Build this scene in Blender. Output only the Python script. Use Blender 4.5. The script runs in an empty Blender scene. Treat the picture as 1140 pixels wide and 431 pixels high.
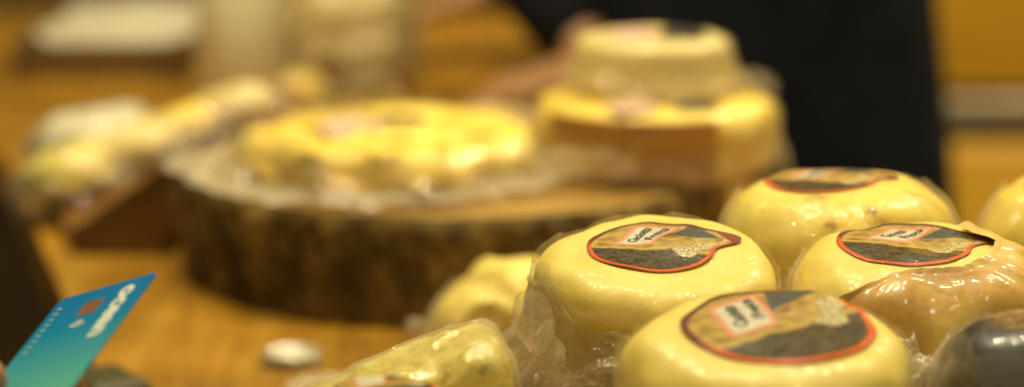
import bpy, bmesh, math, random
from mathutils import Vector, Matrix, noise
R = math.radians
random.seed(4)
S = bpy.context.scene
COL = S.collection
# ------------------------------------------------------------------ camera numbers
FPX, PITCH, CH = 2682.0, R(12.0), 0.415      # focal length in photo pixels, tilt, height above the counter
CAM = Vector((0, 0, CH))
def ray(px, py):
    u = (px - 570) / FPX; v = (py - 215.5) / FPX
    return Vector((u, math.cos(PITCH) - v*math.sin(PITCH), -(math.sin(PITCH) + v*math.cos(PITCH))))
def at_z(px, py, z):
    d = ray(px, py); return CAM + d * ((z - CH) / d.z)
def at_d(px, py, y):
    d = ray(px, py); return CAM + d * (y / d.y)
# ------------------------------------------------------------------ materials
def mat(name):
    m = bpy.data.materials.new(name); m.use_nodes = True
    nt = m.node_tree; nt.nodes.clear()
    out = nt.nodes.new('ShaderNodeOutputMaterial')
    return m, nt, out
def N(nt, kind, **kw):
    n = nt.nodes.new('ShaderNode' + kind)
    for k, v in kw.items():
        if k in n.inputs: n.inputs[k].default_value = v
        else: setattr(n, k, v)
    return n
def c4(c): return (c[0], c[1], c[2], 1)
def ramp(nt, fac, stops):
    r = nt.nodes.new('ShaderNodeValToRGB')
    while len(r.color_ramp.elements) < len(stops): r.color_ramp.elements.new(0.5)
    for e, (p, c) in zip(r.color_ramp.elements, stops):
        e.position = p; e.color = c4(c)
    nt.links.new(fac, r.inputs[0]); return r
def coords(nt, scale=(1, 1, 1), rot=(0, 0, 0)):
    tc = nt.nodes.new('ShaderNodeTexCoord'); mp = nt.nodes.new('ShaderNodeMapping')
    mp.inputs['Scale'].default_value = scale; mp.inputs['Rotation'].default_value = rot
    nt.links.new(tc.outputs['Object'], mp.inputs[0]); return mp.outputs[0]
def simple(name, stops, scale=30, detail=5, rough=.5, bump=.2, bscale=80, bdist=.001, stretch=(1, 1, 1), coat=0, sss=0, spec=.5,
           coat_bump=0, coat_scale=60, coat_rough=.08, sheen=0, metallic=0):
    m, nt, out = mat(name)
    v = coords(nt, stretch)
    n1 = N(nt, 'TexNoise', Scale=scale, Detail=detail, Roughness=.6); nt.links.new(v, n1.inputs['Vector'])
    r = ramp(nt, n1.outputs['Fac'], stops)
    p = N(nt, 'BsdfPrincipled', Roughness=rough, Metallic=metallic); p.inputs['Specular IOR Level'].default_value = spec
    nt.links.new(r.outputs[0], p.inputs['Base Color'])
    n2 = N(nt, 'TexNoise', Scale=bscale, Detail=6, Roughness=.6); nt.links.new(v, n2.inputs['Vector'])
    b = N(nt, 'Bump', Strength=bump, Distance=bdist)
    nt.links.new(n2.outputs['Fac'], b.inputs['Height']); nt.links.new(b.outputs[0], p.inputs['Normal'])
    if sss:
        p.inputs['Subsurface Weight'].default_value = sss; p.inputs['Subsurface Radius'].default_value = (1, .6, .2)
        p.inputs['Subsurface Scale'].default_value = .006
    if coat:
        p.inputs['Coat Weight'].default_value = coat; p.inputs['Coat Roughness'].default_value = coat_rough
        if coat_bump:
            v2 = coords(nt)
            n3 = N(nt, 'TexNoise', Scale=coat_scale, Detail=3, Roughness=.55, Distortion=.8); nt.links.new(v2, n3.inputs['Vector'])
            b3 = N(nt, 'Bump', Strength=coat_bump, Distance=.004)
            nt.links.new(n3.outputs['Fac'], b3.inputs['Height']); nt.links.new(b3.outputs[0], p.inputs['Coat Normal'])
    if sheen: p.inputs['Sheen Weight'].default_value = sheen
    nt.links.new(p.outputs[0], out.inputs[0]); return m
def film_mat(name, milky=.15, tint=(.95, .9, .74), rough=.12, bump=.5, bscale=90, gloss=1.0):
    m, nt, out = mat(name)
    v = coords(nt)
    n1 = N(nt, 'TexNoise', Scale=bscale, Detail=4, Roughness=.6, Distortion=1.2); nt.links.new(v, n1.inputs['Vector'])
    b = N(nt, 'Bump', Strength=bump, Distance=.003); nt.links.new(n1.outputs['Fac'], b.inputs['Height'])
    tr = N(nt, 'BsdfTransparent', Color=c4((.97, .95, .88)))
    gl = N(nt, 'BsdfGlossy', Roughness=rough, Color=c4((1, .98, .92)))
    df = N(nt, 'BsdfDiffuse', Color=c4(tint)); tl = N(nt, 'BsdfTranslucent', Color=c4(tint))
    for s in (gl, df): nt.links.new(b.outputs[0], s.inputs['Normal'])
    md = N(nt, 'MixShader', Fac=.5); nt.links.new(df.outputs[0], md.inputs[1]); nt.links.new(tl.outputs[0], md.inputs[2])
    # milky body, more opaque where the film is seen edge-on or creased
    n2 = N(nt, 'TexNoise', Scale=bscale*.5, Detail=5, Roughness=.7); nt.links.new(v, n2.inputs['Vector'])
    lw = N(nt, 'LayerWeight', Blend=.25)
    a = N(nt, 'Math', operation='MULTIPLY'); nt.links.new(n2.outputs['Fac'], a.inputs[0]); a.inputs[1].default_value = milky*2
    a2 = N(nt, 'Math', operation='ADD', use_clamp=True); nt.links.new(a.outputs[0], a2.inputs[0])
    a3 = N(nt, 'Math', operation='MULTIPLY'); nt.links.new(lw.outputs['Facing'], a3.inputs[0]); a3.inputs[1].default_value = .35
    nt.links.new(a3.outputs[0], a2.inputs[1])
    m1 = N(nt, 'MixShader'); nt.links.new(a2.outputs[0], m1.inputs[0]); nt.links.new(tr.outputs[0], m1.inputs[1]); nt.links.new(md.outputs[0], m1.inputs[2])
    fr = N(nt, 'LayerWeight', Blend=.5)
    fp = N(nt, 'Math', operation='POWER'); nt.links.new(fr.outputs['Facing'], fp.inputs[0]); fp.inputs[1].default_value = 4
    f2 = N(nt, 'Math', operation='MULTIPLY_ADD', use_clamp=True); nt.links.new(fp.outputs[0], f2.inputs[0])
    f2.inputs[1].default_value = .28*gloss; f2.inputs[2].default_value = .055*gloss
    m2 = N(nt, 'MixShader'); nt.links.new(f2.outputs[0], m2.inputs[0]); nt.links.new(m1.outputs[0], m2.inputs[1]); nt.links.new(gl.outputs[0], m2.inputs[2])
    nt.links.new(m2.outputs[0], out.inputs[0]); return m

M = {}
M['cheese'] = simple('pale_cheese', [(.28, (.70, .50, .085)), (.42, (.80, .62, .125)), (.6, (.84, .67, .155)), (.78, (.87, .73, .22))], 34, 7, .5, .35, 70, .0012,
                     coat=.22, coat_bump=.9, coat_scale=48, coat_rough=.16, sss=.12)
M['cheese_spot'] = simple('mottled_cheese', [(.34, (.30, .17, .025)), (.40, (.68, .48, .07)), (.46, (.80, .62, .10)), (.6, (.83, .67, .12)), (.8, (.87, .74, .20))], 40, 7, .5, .5, 60, .0015,
                     coat=.4, coat_bump=1.0, coat_scale=48, coat_rough=.12, sss=.1)
M['cheese_deep'] = simple('yellow_cheese', [(.3, (.66, .45, .05)), (.55, (.84, .63, .09)), (.75, (.9, .74, .16))], 16, 4, .5, .5, 50, .002,
                     coat=.4, coat_bump=1.0, coat_scale=30, coat_rough=.1, sss=.1)
M['cheese_dull'] = simple('dull_yellow_cheese', [(.3, (.60, .48, .15)), (.7, (.74, .61, .25))], 20, 4, .45, .5, 50, .002,
                     coat=.3, coat_bump=.8, coat_scale=30, coat_rough=.15, sss=.1)
M['herb'] = simple('herb_cheese', [(.24, (.12, .10, .01)), (.33, (.45, .36, .03)), (.41, (.76, .62, .08)), (.55, (.87, .74, .16)), (.70, (.92, .84, .38))], 110, 8, .4, .8, 120, .002,
                   coat=1, coat_bump=1.0, coat_scale=55, coat_rough=.06)
M['dark_wax'] = simple('dark_wax', [(.3, (.018, .016, .014)), (.7, (.06, .055, .05))], 30, 5, .35, .5, 60, .002, coat=1, coat_bump=.6, coat_scale=40, coat_rough=.1)
M['amber_paper'] = simple('amber_wrap', [(.34, (.34, .16, .016)), (.48, (.58, .34, .045)), (.62, (.78, .58, .12))], 14, 4, .5, .35, 40, .004, coat=.45, coat_bump=.5, coat_scale=30, coat_rough=.14, sss=.2)
M['film'] = film_mat('clear_film', .13, (.9, .82, .58))
M['film_milky'] = film_mat('milky_film', .34, (.82, .72, .47), .2, .6, 70)
M['film_pale'] = film_mat('pale_film', .5, (.78, .70, .5), .25, .6, 50)
M['film_thin'] = film_mat('thin_film', .05, (.9, .84, .62), .06, .9, 60, 1.1)
M['bag'] = simple('beige_bag', [(.3, (.62, .50, .20)), (.7, (.78, .66, .32))], 10, 4, .4, .5, 24, .006, coat=.5, coat_bump=.7, coat_scale=14)
M['white_paper'] = simple('white_paper', [(.3, (.50, .46, .32)), (.7, (.60, .56, .42))], 8, 3, .6, .4, 20, .004)
M['pink_paper'] = simple('pink_paper', [(.3, (.62, .40, .28)), (.7, (.74, .52, .38))], 8, 3, .4, .4, 20, .004, coat=.5)
M['beige_paper'] = simple('beige_paper', [(.3, (.82, .77, .54)), (.7, (.88, .84, .60))], 6, 3, .6, .2, 30, .002)
M['brown_card'] = simple('brown_card', [(.3, (.36, .16, .010)), (.7, (.54, .28, .022))], 12, 4, .5, .5, 40, .001, (1, 1, 9), coat=.4)
M['bark'] = simple('bark', [(.32, (.045, .029, .004)), (.44, (.100, .062, .009)), (.54, (.19, .120, .020)), (.68, (.38, .26, .06))], 26, 8, .85, 1, 60, .006, (1, 1, .6))
M['cut_wood'] = simple('cut_wood', [(.3, (.38, .22, .045)), (.7, (.58, .37, .10))], 20, 6, .6, .4, 80, .001)
M['red_wood'] = simple('red_brown_wood', [(.3, (.13, .055, .008)), (.7, (.24, .11, .016))], 10, 5, .5, .3, 50, .001, (1, 6, 6))
M['dark_wood'] = simple('dark_wood', [(.3, (.09, .045, .008)), (.7, (.16, .085, .015))], 9, 5, .5, .3, 50, .001, (1, 6, 6))
M['cloth_dark'] = simple('dark_cloth', [(.3, (.003, .0035, .005)), (.7, (.010, .011, .015))], 18, 5, .9, .6, 200, .001, spec=.15)
M['cloth_brown'] = simple('brown_black_cloth', [(.3, (.007, .005, .0015)), (.7, (.016, .011, .004))], 18, 5, .9, .6, 200, .001, spec=.2)
M['skin'] = simple('skin', [(.3, (.33, .16, .06)), (.7, (.42, .22, .095))], 30, 4, .45, .3, 220, .0005, sss=.2)
M['hair'] = simple('hair', [(.3, (.012, .007, .004)), (.7, (.035, .02, .01))], 90, 4, .5, .8, 120, .003, (1, 1, .1))
M['eye'] = simple('eye', [(.3, (.5, .5, .48)), (.7, (.6, .6, .57))], 10, 1, .2, 0)
M['grey_metal'] = simple('grey_metal', [(.3, (.20, .15, .09)), (.7, (.30, .23, .14))], 8, 3, .35, .2, 50, .001, metallic=.4)
M['lid'] = simple('clear_lid', [(.3, (.34, .28, .17)), (.7, (.50, .44, .30))], 60, 3, .15, .5, 90, .002, coat=1)
M['wallet'] = simple('green_leather', [(.3, (.035, .034, .008)), (.7, (.08, .072, .018))], 30, 4, .5, .5, 90, .001)
M['floor'] = simple('floor', [(.3, (.02, .013, .006)), (.7, (.035, .023, .01))], 5, 5, .6, .2, 40, .001)
M['wall'] = simple('wall', [(.3, (.22, .125, .02)), (.7, (.30, .18, .035))], 2, 4, .7, .2, 30, .001)
M['card_back'] = simple('card_edge', [(.3, (.5, .55, .5)), (.7, (.6, .65, .6))], 10, 1, .4, 0)
M['white_print'] = simple('white_print', [(.3, (.72, .78, .66)), (.7, (.82, .86, .74))], 10, 1, .45, 0)
M['pale_print'] = simple('pale_print', [(.3, (.36, .55, .55)), (.7, (.42, .6, .6))], 10, 1, .45, 0)
M['chip'] = simple('chip', [(.3, (.30, .14, .06)), (.7, (.40, .2, .09))], 60, 1, .35, 0, metallic=.3)
M['ink'] = simple('ink', [(.3, (.02, .024, .015)), (.7, (.04, .045, .03))], 60, 1, .5, 0)
# honey-coloured counter: planks with grain
def counter_mat():
    m, nt, out = mat('honey_wood')
    v = coords(nt, (1, 1, 1), (0, 0, R(8)))
    sp = coords(nt, (14, 1.2, 4), (0, 0, R(8)))
    n1 = N(nt, 'TexNoise', Scale=3.5, Detail=8, Roughness=.62, Distortion=.6); nt.links.new(sp, n1.inputs['Vector'])
    r = ramp(nt, n1.outputs['Fac'], [(.3, (.27, .125, .007)), (.5, (.38, .19, .014)), (.7, (.47, .26, .028))])
    n2 = N(nt, 'TexNoise', Scale=9, Detail=5, Roughness=.6); nt.links.new(v, n2.inputs['Vector'])
    r2 = ramp(nt, n2.outputs['Fac'], [(.38, (.72, .72, .72)), (.62, (1.15, 1.12, 1.1))])
    mx = N(nt, 'Mix', data_type='RGBA', blend_type='MULTIPLY'); mx.inputs[0].default_value = 1
    nt.links.new(r.outputs[0], mx.inputs[6]); nt.links.new(r2.outputs[0], mx.inputs[7])
    br = N(nt, 'TexBrick', Scale=1.0); br.inputs['Color1'].default_value = (1, 1, 1, 1); br.inputs['Color2'].default_value = (.86, .86, .86, 1)
    br.inputs['Mortar'].default_value = (.6, .55, .5, 1); br.inputs['Mortar Size'].default_value = .0006
    br.inputs['Brick Width'].default_value = 1.3; br.inputs['Row Height'].default_value = .14
    v3 = coords(nt, (1, 1, 1), (0, 0, R(82))); nt.links.new(v3, br.inputs['Vector'])
    mx2 = N(nt, 'Mix', data_type='RGBA', blend_type='MULTIPLY'); mx2.inputs[0].default_value = 1
    nt.links.new(mx.outputs[2], mx2.inputs[6]); nt.links.new(br.outputs[0], mx2.inputs[7])
    p = N(nt, 'BsdfPrincipled', Roughness=.38)
    nt.links.new(mx2.outputs[2], p.inputs['Base Color'])
    b = N(nt, 'Bump', Strength=.25, Distance=.001); nt.links.new(n1.outputs['Fac'], b.inputs['Height']); nt.links.new(b.outputs[0], p.inputs['Normal'])
    nt.links.new(p.outputs[0], out.inputs[0]); return m
M['counter'] = counter_mat()
def yellow_panel():
    return simple('ochre_panel', [(.3, (.46, .23, .004)), (.7, (.56, .30, .006))], 2, 3, .6, .2, 20, .001, (1, 1, 4))
M['ochre'] = yellow_panel()
def card_mat():
    m, nt, out = mat('teal_card')
    tc = nt.nodes.new('ShaderNodeTexCoord'); sx = nt.nodes.new('ShaderNodeSeparateXYZ'); nt.links.new(tc.outputs['Object'], sx.inputs[0])
    mr = N(nt, 'MapRange'); nt.links.new(sx.outputs[0], mr.inputs[0]); mr.inputs[1].default_value = 0; mr.inputs[2].default_value = .0856
    r = ramp(nt, mr.outputs[0], [(0, (.0, .165, .46)), (.35, (.0, .23, .44)), (.75, (.07, .39, .41)), (1, (.12, .47, .38))])
    p = N(nt, 'BsdfPrincipled', Roughness=.4); nt.links.new(r.outputs[0], p.inputs['Base Color'])
    nt.links.new(p.outputs[0], out.inputs[0]); return m
M['card'] = card_mat()
def label_mat():
    m, nt, out = mat('printed_label')
    a = nt.nodes.new('ShaderNodeVertexColor'); a.layer_name = 'print'
    p = N(nt, 'BsdfPrincipled', Roughness=.4); nt.links.new(a.outputs[0], p.inputs['Base Color'])
    p.inputs['Coat Weight'].default_value = .45; p.inputs['Coat Roughness'].default_value = .08; p.inputs['Specular IOR Level'].default_value = .3
    v = coords(nt); n3 = N(nt, 'TexNoise', Scale=90, Detail=3, Roughness=.55, Distortion=.6); nt.links.new(v, n3.inputs['Vector'])
    b3 = N(nt, 'Bump', Strength=.45, Distance=.002); nt.links.new(n3.outputs['Fac'], b3.inputs['Height']); nt.links.new(b3.outputs[0], p.inputs['Coat Normal'])
    nt.links.new(p.outputs[0], out.inputs[0]); return m
M['label'] = label_mat()
# ------------------------------------------------------------------ object helpers
def link(name, verts, faces, m, parent=None, smooth=True, colors=None):
    me = bpy.data.meshes.new(name); me.from_pydata([tuple(v) for v in verts], [], faces); me.materials.append(m)
    if smooth: me.polygons.foreach_set('use_smooth', [True]*len(me.polygons))
    if colors:
        ca = me.color_attributes.new('print', 'FLOAT_COLOR', 'POINT')
        flat = []
        for c in colors: flat += [c[0], c[1], c[2], 1]
        ca.data.foreach_set('color', flat)
    me.update()
    o = bpy.data.objects.new(name, me); COL.objects.link(o)
    if parent: o.parent = parent
    return o
def thing(name, label, cat, loc=(0, 0, 0), rot=(0, 0, 0), group=None):
    o = bpy.data.objects.new(name, None); o.empty_display_size = .02; COL.objects.link(o)
    o.location = loc; o.rotation_euler = rot; o['label'] = label; o['category'] = cat
    if group: o['group'] = group
    return o
def tag(o, label, cat, group=None):
    o['label'] = label; o['category'] = cat
    if group: o['group'] = group
    return o
def grid_faces(nu, nv, wrap):
    f = []
    for j in range(nv-1):
        for i in range(nu if wrap else nu-1):
            a = j*nu + i; b = j*nu + (i+1) % nu
            f.append((a, b, b+nu, a+nu))
    return f
def bevel_box(name, size, m, parent=None, loc=(0, 0, 0), bev=.004, seg=2, rotz=0, smooth=True, rot=None):
    bm = bmesh.new(); bmesh.ops.create_cube(bm, size=1)
    bmesh.ops.scale(bm, vec=size, verts=bm.verts)
    bmesh.ops.bevel(bm, geom=bm.edges[:], offset=bev, segments=seg, profile=.5, affect='EDGES')
    me = bpy.data.meshes.new(name); bm.to_mesh(me); bm.free(); me.materials.append(m)
    if smooth: me.polygons.foreach_set('use_smooth', [True]*len(me.polygons))
    o = bpy.data.objects.new(name, me); COL.objects.link(o); o.location = loc; o.rotation_euler = rot if rot else (0, 0, rotz)
    if parent: o.parent = parent
    return o
def nz(p, s, seed): return noise.noise(Vector((p[0]*s+seed*7.3, p[1]*s-seed*3.1, p[2]*s+seed*1.7)))
def ridge(p, s, seed): return 1 - abs(nz(p, s, seed))*2
# ---- round cheese: superellipse section, lumpy skin
class Wheel:
    def __init__(s, r, h, n=3.2, dome=.004, lump=.0012, seed=1, wr=0, taper=0):
        s.r, s.h, s.n, s.dome, s.lump, s.seed, s.wr, s.taper = r, h, n, dome, lump, seed, wr, taper
        s.c = min(.48*h, .5*h*2.3/n)
    def disp(s, p):
        d = Vector((p.x, p.y, (p.z - s.h/2)*1.2))
        if d.length > 1e-6: d.normalize()
        k = s.lump*(nz(p, 22, s.seed) + .6*nz(p, 55, s.seed+3))
        if s.wr: k += s.wr*(max(0, ridge(p, 26, s.seed+5))**3 - .3)
        q = p + d*k
        f = 1 - s.taper*(p.z/s.h - .5)
        return Vector((q.x*f, q.y*f, q.z))
    def segs(s):
        c = s.c; a1 = s.r-c; a2 = a1+math.pi*c/2; a3 = a2+max(.0001, s.h-2*c); a4 = a3+math.pi*c/2
        return c, a1, a2, a3, a4, a4+a1
    def prof(s, q):
        """q = distance along the section from the middle of the top; gives r, z and the outward normal"""
        c, a1, a2, a3, a4, a5 = s.segs()
        if q < a1: return q, s.h, 0, 1
        if q < a2: a = (q-a1)/c; return a1+c*math.sin(a), s.h-c+c*math.cos(a), math.sin(a), math.cos(a)
        if q < a3: return s.r, s.h-c-(q-a2), 1, 0
        if q < a4: a = (q-a3)/c; return a1+c*math.cos(a), c-c*math.sin(a), math.cos(a), -math.sin(a)
        return max(0, a1-(q-a4)), 0, 0, -1
    def q_at(s, z0):
        c, a1, a2, a3, a4, a5 = s.segs(); z = z0*s.h
        if z > s.h-c: return a1 + c*math.acos(max(-1, min(1, (z-s.h+c)/c)))
        return a2 + (s.h-c-z)
    def point_q(s, th, q, off=0):
        rr, z, nr, nn = s.prof(q)
        if z > s.h/2: z += s.dome*(1-(rr/s.r)**2)
        p = s.disp(Vector((rr*math.cos(th), rr*math.sin(th), z)))
        return p + Vector((nr*math.cos(th), nr*math.sin(th), nn))*off
    def top(s, x, y):
        c = s.c; rr = min(math.hypot(x, y), s.r*.995)
        z = s.h if rr < s.r-c else s.h-c+math.sqrt(max(0, c*c-(rr-s.r+c)**2))
        return s.disp(Vector((x, y, z + s.dome*(1-(rr/s.r)**2))))
    def mesh(s, m, parent, nth=120, nph=70, name='body'):
        vs = []; L = s.segs()[-1]
        for j in range(nph):
            q = L*(1 - j/(nph-1)); q = max(1e-4, min(L-1e-4, q))
            for i in range(nth): vs.append(s.point_q(2*math.pi*i/nth, q))
        f = grid_faces(nth, nph, True)
        f.append(tuple(reversed(range(nth)))); f.append(tuple(range((nph-1)*nth, nph*nth)))
        return link(name, vs, f, m, parent)
# ---- the printed label, in its own plane: u to the right, v away
def mixc(a, b, t):
    t = max(0, min(1, t)); return tuple(a[i]*(1-t)+b[i]*t for i in range(3))
def sst(a, b, x):
    t = max(0, min(1, (x-a)/(b-a))); return t*t*(3-2*t)
PAN = [(-.58, .10), (.02, .04), (.47, .70), (-.14, .80)]
def panel_d(u, v):      # >0 inside, distance to nearest edge
    d = 9
    for i in range(4):
        a, b = PAN[i], PAN[(i+1) % 4]; ex, ey = b[0]-a[0], b[1]-a[1]; L = math.hypot(ex, ey)
        d = min(d, (ex*(v-a[1]) - ey*(u-a[0]))/L)
    return d
def rb(th):
    d = (th - R(14) + math.pi) % (2*math.pi) - math.pi
    return 1 + .46*math.exp(-(d/R(13))**2) + .02*math.sin(9*th)*math.exp(-(d/R(35))**2) 
def label_col(u, v, rho, th):
    P = Vector((u*6, v*6, 3)); n1 = noise.noise(P); n2 = noise.noise(P*3.1)
    c = mixc((.30, .18, .03), (.56, .38, .085), .5+1.3*n1)                                # ochre field
    if v > .2: c = mixc(c, (.40, .30, .08), .4*max(0, n2+.3))
    e = v + .20 + .20*u + .05*noise.noise(Vector((u*5, 0, 8)))
    dk = mixc((.022, .015, .004), (.12, .085, .022), .35+n2+.5*n1)                 # dark land below
    c = mixc(dk, c, sst(-.06, .02, e))
    c = mixc(c, (.56, .42, .12), sst(.05, .02, abs(e-.05))*.7)
    # brown scribble and dark teal hill right of the panel
    c = mixc(c, (.16, .06, .02), .8*sst(.30, .12, abs((u-.40)*.8-(v-.30)*.5)*2)*sst(.0, .25, n2+.12)*(1 if .1 < v < .6 else 0))
    hd = min(v-.26, .64-.9*abs(u-.66)-v*.9)
    c = mixc(c, mixc((.035, .06, .06), (.09, .10, .09), .5+n2), sst(-.02, .03, hd))
    pd = panel_d(u, v)
    c = mixc(c, (.66, .22, .13), sst(-.055, -.035, pd))
    c = mixc(c, (.78, .62, .38), sst(-.012, .0, pd))
    c = mixc(c, (.66, .24, .15), sst(.0, .012, pd)*(1-sst(.028, .042, pd)))
    c = mixc(c, mixc((.60, .58, .42), (.72, .68, .52), .5+n1), sst(.03, .045, pd))
    # scroll ribbon
    s = ((u-.38)*1.03 + (v+.36)*.62)/1.2
    q = -(u-.38)*.52 + (v+.36)*.86 + .05*math.sin(s*9)
    if s > -.05:
        w = .11 + .03*math.sin(s*14)
        rbn = sst(w+.03, w, abs(q))*sst(-.05, 0, s)
        pr = mixc((.60, .52, .28), (.20, .14, .05), sst(.05, .35, noise.noise(Vector((s*22, q*30, 2)))))
        c = mixc(c, pr, rbn)
    # edge
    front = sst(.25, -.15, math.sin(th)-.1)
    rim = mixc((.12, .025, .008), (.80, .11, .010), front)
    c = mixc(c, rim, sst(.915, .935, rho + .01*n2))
    c = mixc(c, (.10, .03, .012), sst(.975, .985, rho)*.5)
    if s > .98: c = mixc(c, (.22, .045, .02), sst(.98, 1.02, s))
    return c
def add_label(root, wh, R0, rot=0, off=(0, 0), nth=300, nr=100, lift=.0006, curl=.0, text=('Caciotta', 'Fresca'), squash=1):
    vs, cs = [], []
    cr, sr = math.cos(rot), math.sin(rot)
    def place(u, v, up=0, rho=0):
        x, y = u*R0, v*R0*squash
        X, Y = x*cr-y*sr+off[0], x*sr+y*cr+off[1]
        q = wh.top(X, Y)
        q.z += lift + up + curl*max(0, rho-.7)**2*(.6+.9*noise.noise(Vector((u*1.7, v*1.7, wh.seed))))
        return q
    for j in range(nr):
        rho = (j/(nr-1))
        for i in range(nth):
            th = 2*math.pi*i/nth; k = rho*rb(th); u, v = k*math.cos(th), k*math.sin(th)
            vs.append(place(u, v, 0, rho)); cs.append(label_col(u, v, rho, th))
    f = grid_faces(nth, nr, True)
    # thickness rim
    base = len(vs)
    for i in range(nth):
        q = vs[(nr-1)*nth+i].copy(); q.z -= .0004; vs.append(q); cs.append((.6, .5, .3))
    f += [( (nr-1)*nth+i, (nr-1)*nth+(i+1) % nth, base+(i+1) % nth, base+i) for i in range(nth)]
    lab = link('label', vs, f, M['label'], root, colors=cs)
    if text:
        d = Vector((.45, .66)).normalized(); up = Vector((-.80, .60)).normalized()
        lines = [(Vector((-.24, .17)), .23, text[0]), (Vector((.03, .17)), .20, text[1])]
        for o2, sz, t in lines:
            tv, tf = text_mesh(t, sz, 2, sz*.02)
            if not tv: continue
            W = max(p[0] for p in tv)
            k = .60/W
            pts = [place(*(o2 + d*(p[0]*k) + up*(p[1]*1.0)), up=.0003) for p in tv]
            link('lettering', pts, tf, M['ink'], lab, smooth=False)
    return lab
def text_mesh(t, size, res=2, bold=.0):
    cu = bpy.data.curves.new('t', 'FONT'); cu.body = t; cu.size = size; cu.resolution_u = res; cu.offset = bold
    ob = bpy.data.objects.new('t', cu); COL.objects.link(ob)
    bpy.context.view_layer.update()
    me = bpy.data.meshes.new_from_object(ob.evaluated_get(bpy.context.evaluated_depsgraph_get()))
    vs = [tuple(v.co) for v in me.vertices]; fs = [tuple(p.vertices) for p in me.polygons]
    bpy.data.objects.remove(ob); bpy.data.curves.remove(cu); bpy.data.meshes.remove(me)
    return vs, fs
# ---- film skirt round a wheel: hugs the shoulder, breaks into folds, flares at the foot
def wrapper(root, wh, m, seed=1, z0=.86, amp=.008, flare=.012, nth=260, nt=60, th0=0, th1=360, name='wrapper', gap=.0012, k=5, zf=None, sharp=1.6, qf=None):
    vs = []; full = (th1-th0) >= 360; c, a1, a2, a3, a4, a5 = wh.segs(); qe = a3 + c*.9
    for i0 in range(nt):
        t = i0/(nt-1)
        for i in range(nth):
            dg = th0 + (th1-th0)*i/(nth if full else nth-1); th = R(dg)
            wob = noise.noise(Vector((math.cos(th)*2, math.sin(th)*2, seed)))
            if qf: qs = qf(dg) + .003*wob + .0012*noise.noise(Vector((math.cos(th)*9, math.sin(th)*9, seed)))
            else:
                zt = z0 + .10*wob + .03*noise.noise(Vector((math.cos(th)*8, math.sin(th)*8, seed)))
                if zf: zt = zf(dg, zt)
                qs = wh.q_at(min(.995, zt))
            q = qs*(1-t) + qe*t
            P = Vector((math.cos(th)*k/2, math.sin(th)*k/2, seed*3+t*.9))
            fo = abs(noise.noise(P))**.8*1.2 + .5*(1-abs(noise.noise(P*2.3))*2)**2*.4
            fo2 = noise.noise(Vector((math.cos(th)*k*1.8, math.sin(th)*k*1.8, seed+t*3.5)))
            g = min(1, t*1.5)**sharp
            off = gap + wh.lump*.3 + amp*g*fo + amp*.25*g*fo2 + .0014*max(0, 1-t/.05)
            p = wh.point_q(th, q, off)
            fl = flare*max(0, t-.45)**2*3
            vs.append(p + Vector((math.cos(th)*fl, math.sin(th)*fl, amp*.2*g*fo2)))
    return link(name, vs, grid_faces(nth, nt, full), m, root)
# ---- a free crumpled sheet (n x n) lying over a height function or standing as an ear
def sheet(name, m, parent, origin, ax, ay, nrm, W, H, seed=1, amp=.006, sc=3.0, cup=.0, n=60, shape=1.0, loc_amp=1):
    ax, ay, nrm = Vector(ax).normalized(), Vector(ay).normalized(), Vector(nrm).normalized()
    vs = []
    for j in range(n):
        for i in range(n):
            a, b = -1+2*i/(n-1), -1+2*j/(n-1)
            # square to disc, with a ragged outline
            x = a*math.sqrt(1-b*b/2); y = b*math.sqrt(1-a*a/2)
            th = math.atan2(y, x); rr = math.hypot(x, y)
            w = 1 + shape*.22*noise.noise(Vector((math.cos(th)*1.6, math.sin(th)*1.6, seed*2.1)))*rr
            P = Vector((x*sc, y*sc, seed*5.7))
            h = amp*((1-abs(noise.noise(P))*2.2) + .45*(1-abs(noise.noise(P*2.7))*2)) + cup*rr*rr
            vs.append(Vector(origin) + ax*(x*w*W) + ay*(y*w*H) + nrm*h)
    return link(name, vs, grid_faces(n, n, False), m, parent)
# ------------------------------------------------------------------ setting
def poly_slab(name, pts, z0, z1, m):
    n = len(pts); vs = [(x, y, z0) for x, y in pts] + [(x, y, z1) for x, y in pts]
    f = [tuple(reversed(range(n))), tuple(range(n, 2*n))] + [(i, (i+1) % n, n+(i+1) % n, n+i) for i in range(n)]
    return link(name, vs, f, m, smooth=False)
ct = poly_slab('counter', [(-.20, .45), (1.3, .45), (1.3, 1.55), (.36, 1.74), (.22, 1.98), (.035, 2.06), (.035, 3.05), (-1.6, 3.05), (-1.6, 2.75), (-.455, 2.12), (-.345, 1.735), (-.312, 1.62), (-.22, 1.30)], -.04, 0, M['counter'])
ct['kind'] = 'structure'
cb = poly_slab('counter_base', [(-.18, .55), (1.2, .55), (1.2, 1.50), (.30, 1.68), (-.05, 1.9), (-.05, 2.95), (-1.4, 2.95), (-1.4, 2.85), (-.40, 2.12), (-.30, 1.72), (-.18, 1.30)], -.9, -.041, M['dark_wood'])
cb['kind'] = 'structure'
fl = link('floor', [(-6, -4, -.9), (6, -4, -.9), (6, 7, -.9), (-6, 7, -.9)], [(0, 1, 2, 3)], M['floor']); fl['kind'] = 'structure'
wl = link('wall_back', [(-6, 5, -.9), (6, 5, -.9), (6, 5, 2.4), (-6, 5, 2.4)], [(0, 1, 2, 3)], M['wall']); wl['kind'] = 'structure'

# wooden cabinet behind the counter on the right
cab = thing('wooden_cabinet', 'blurred ochre wooden cabinet with a grey rail, behind the dark figure on the right', 'cabinet', (1.05, 3.45, -.9))
bevel_box('upper_panel', (1.6, .30, 1.2), M['ochre'], cab, (.05, .15, 1.335), .01)
bevel_box('rail', (1.6, .03, .055), M['grey_metal'], cab, (.05, -.005, .700), .010)
bevel_box('drawer_front', (1.6, .32, .66), M['ochre'], cab, (.05, .14, .335), .03)
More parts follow.
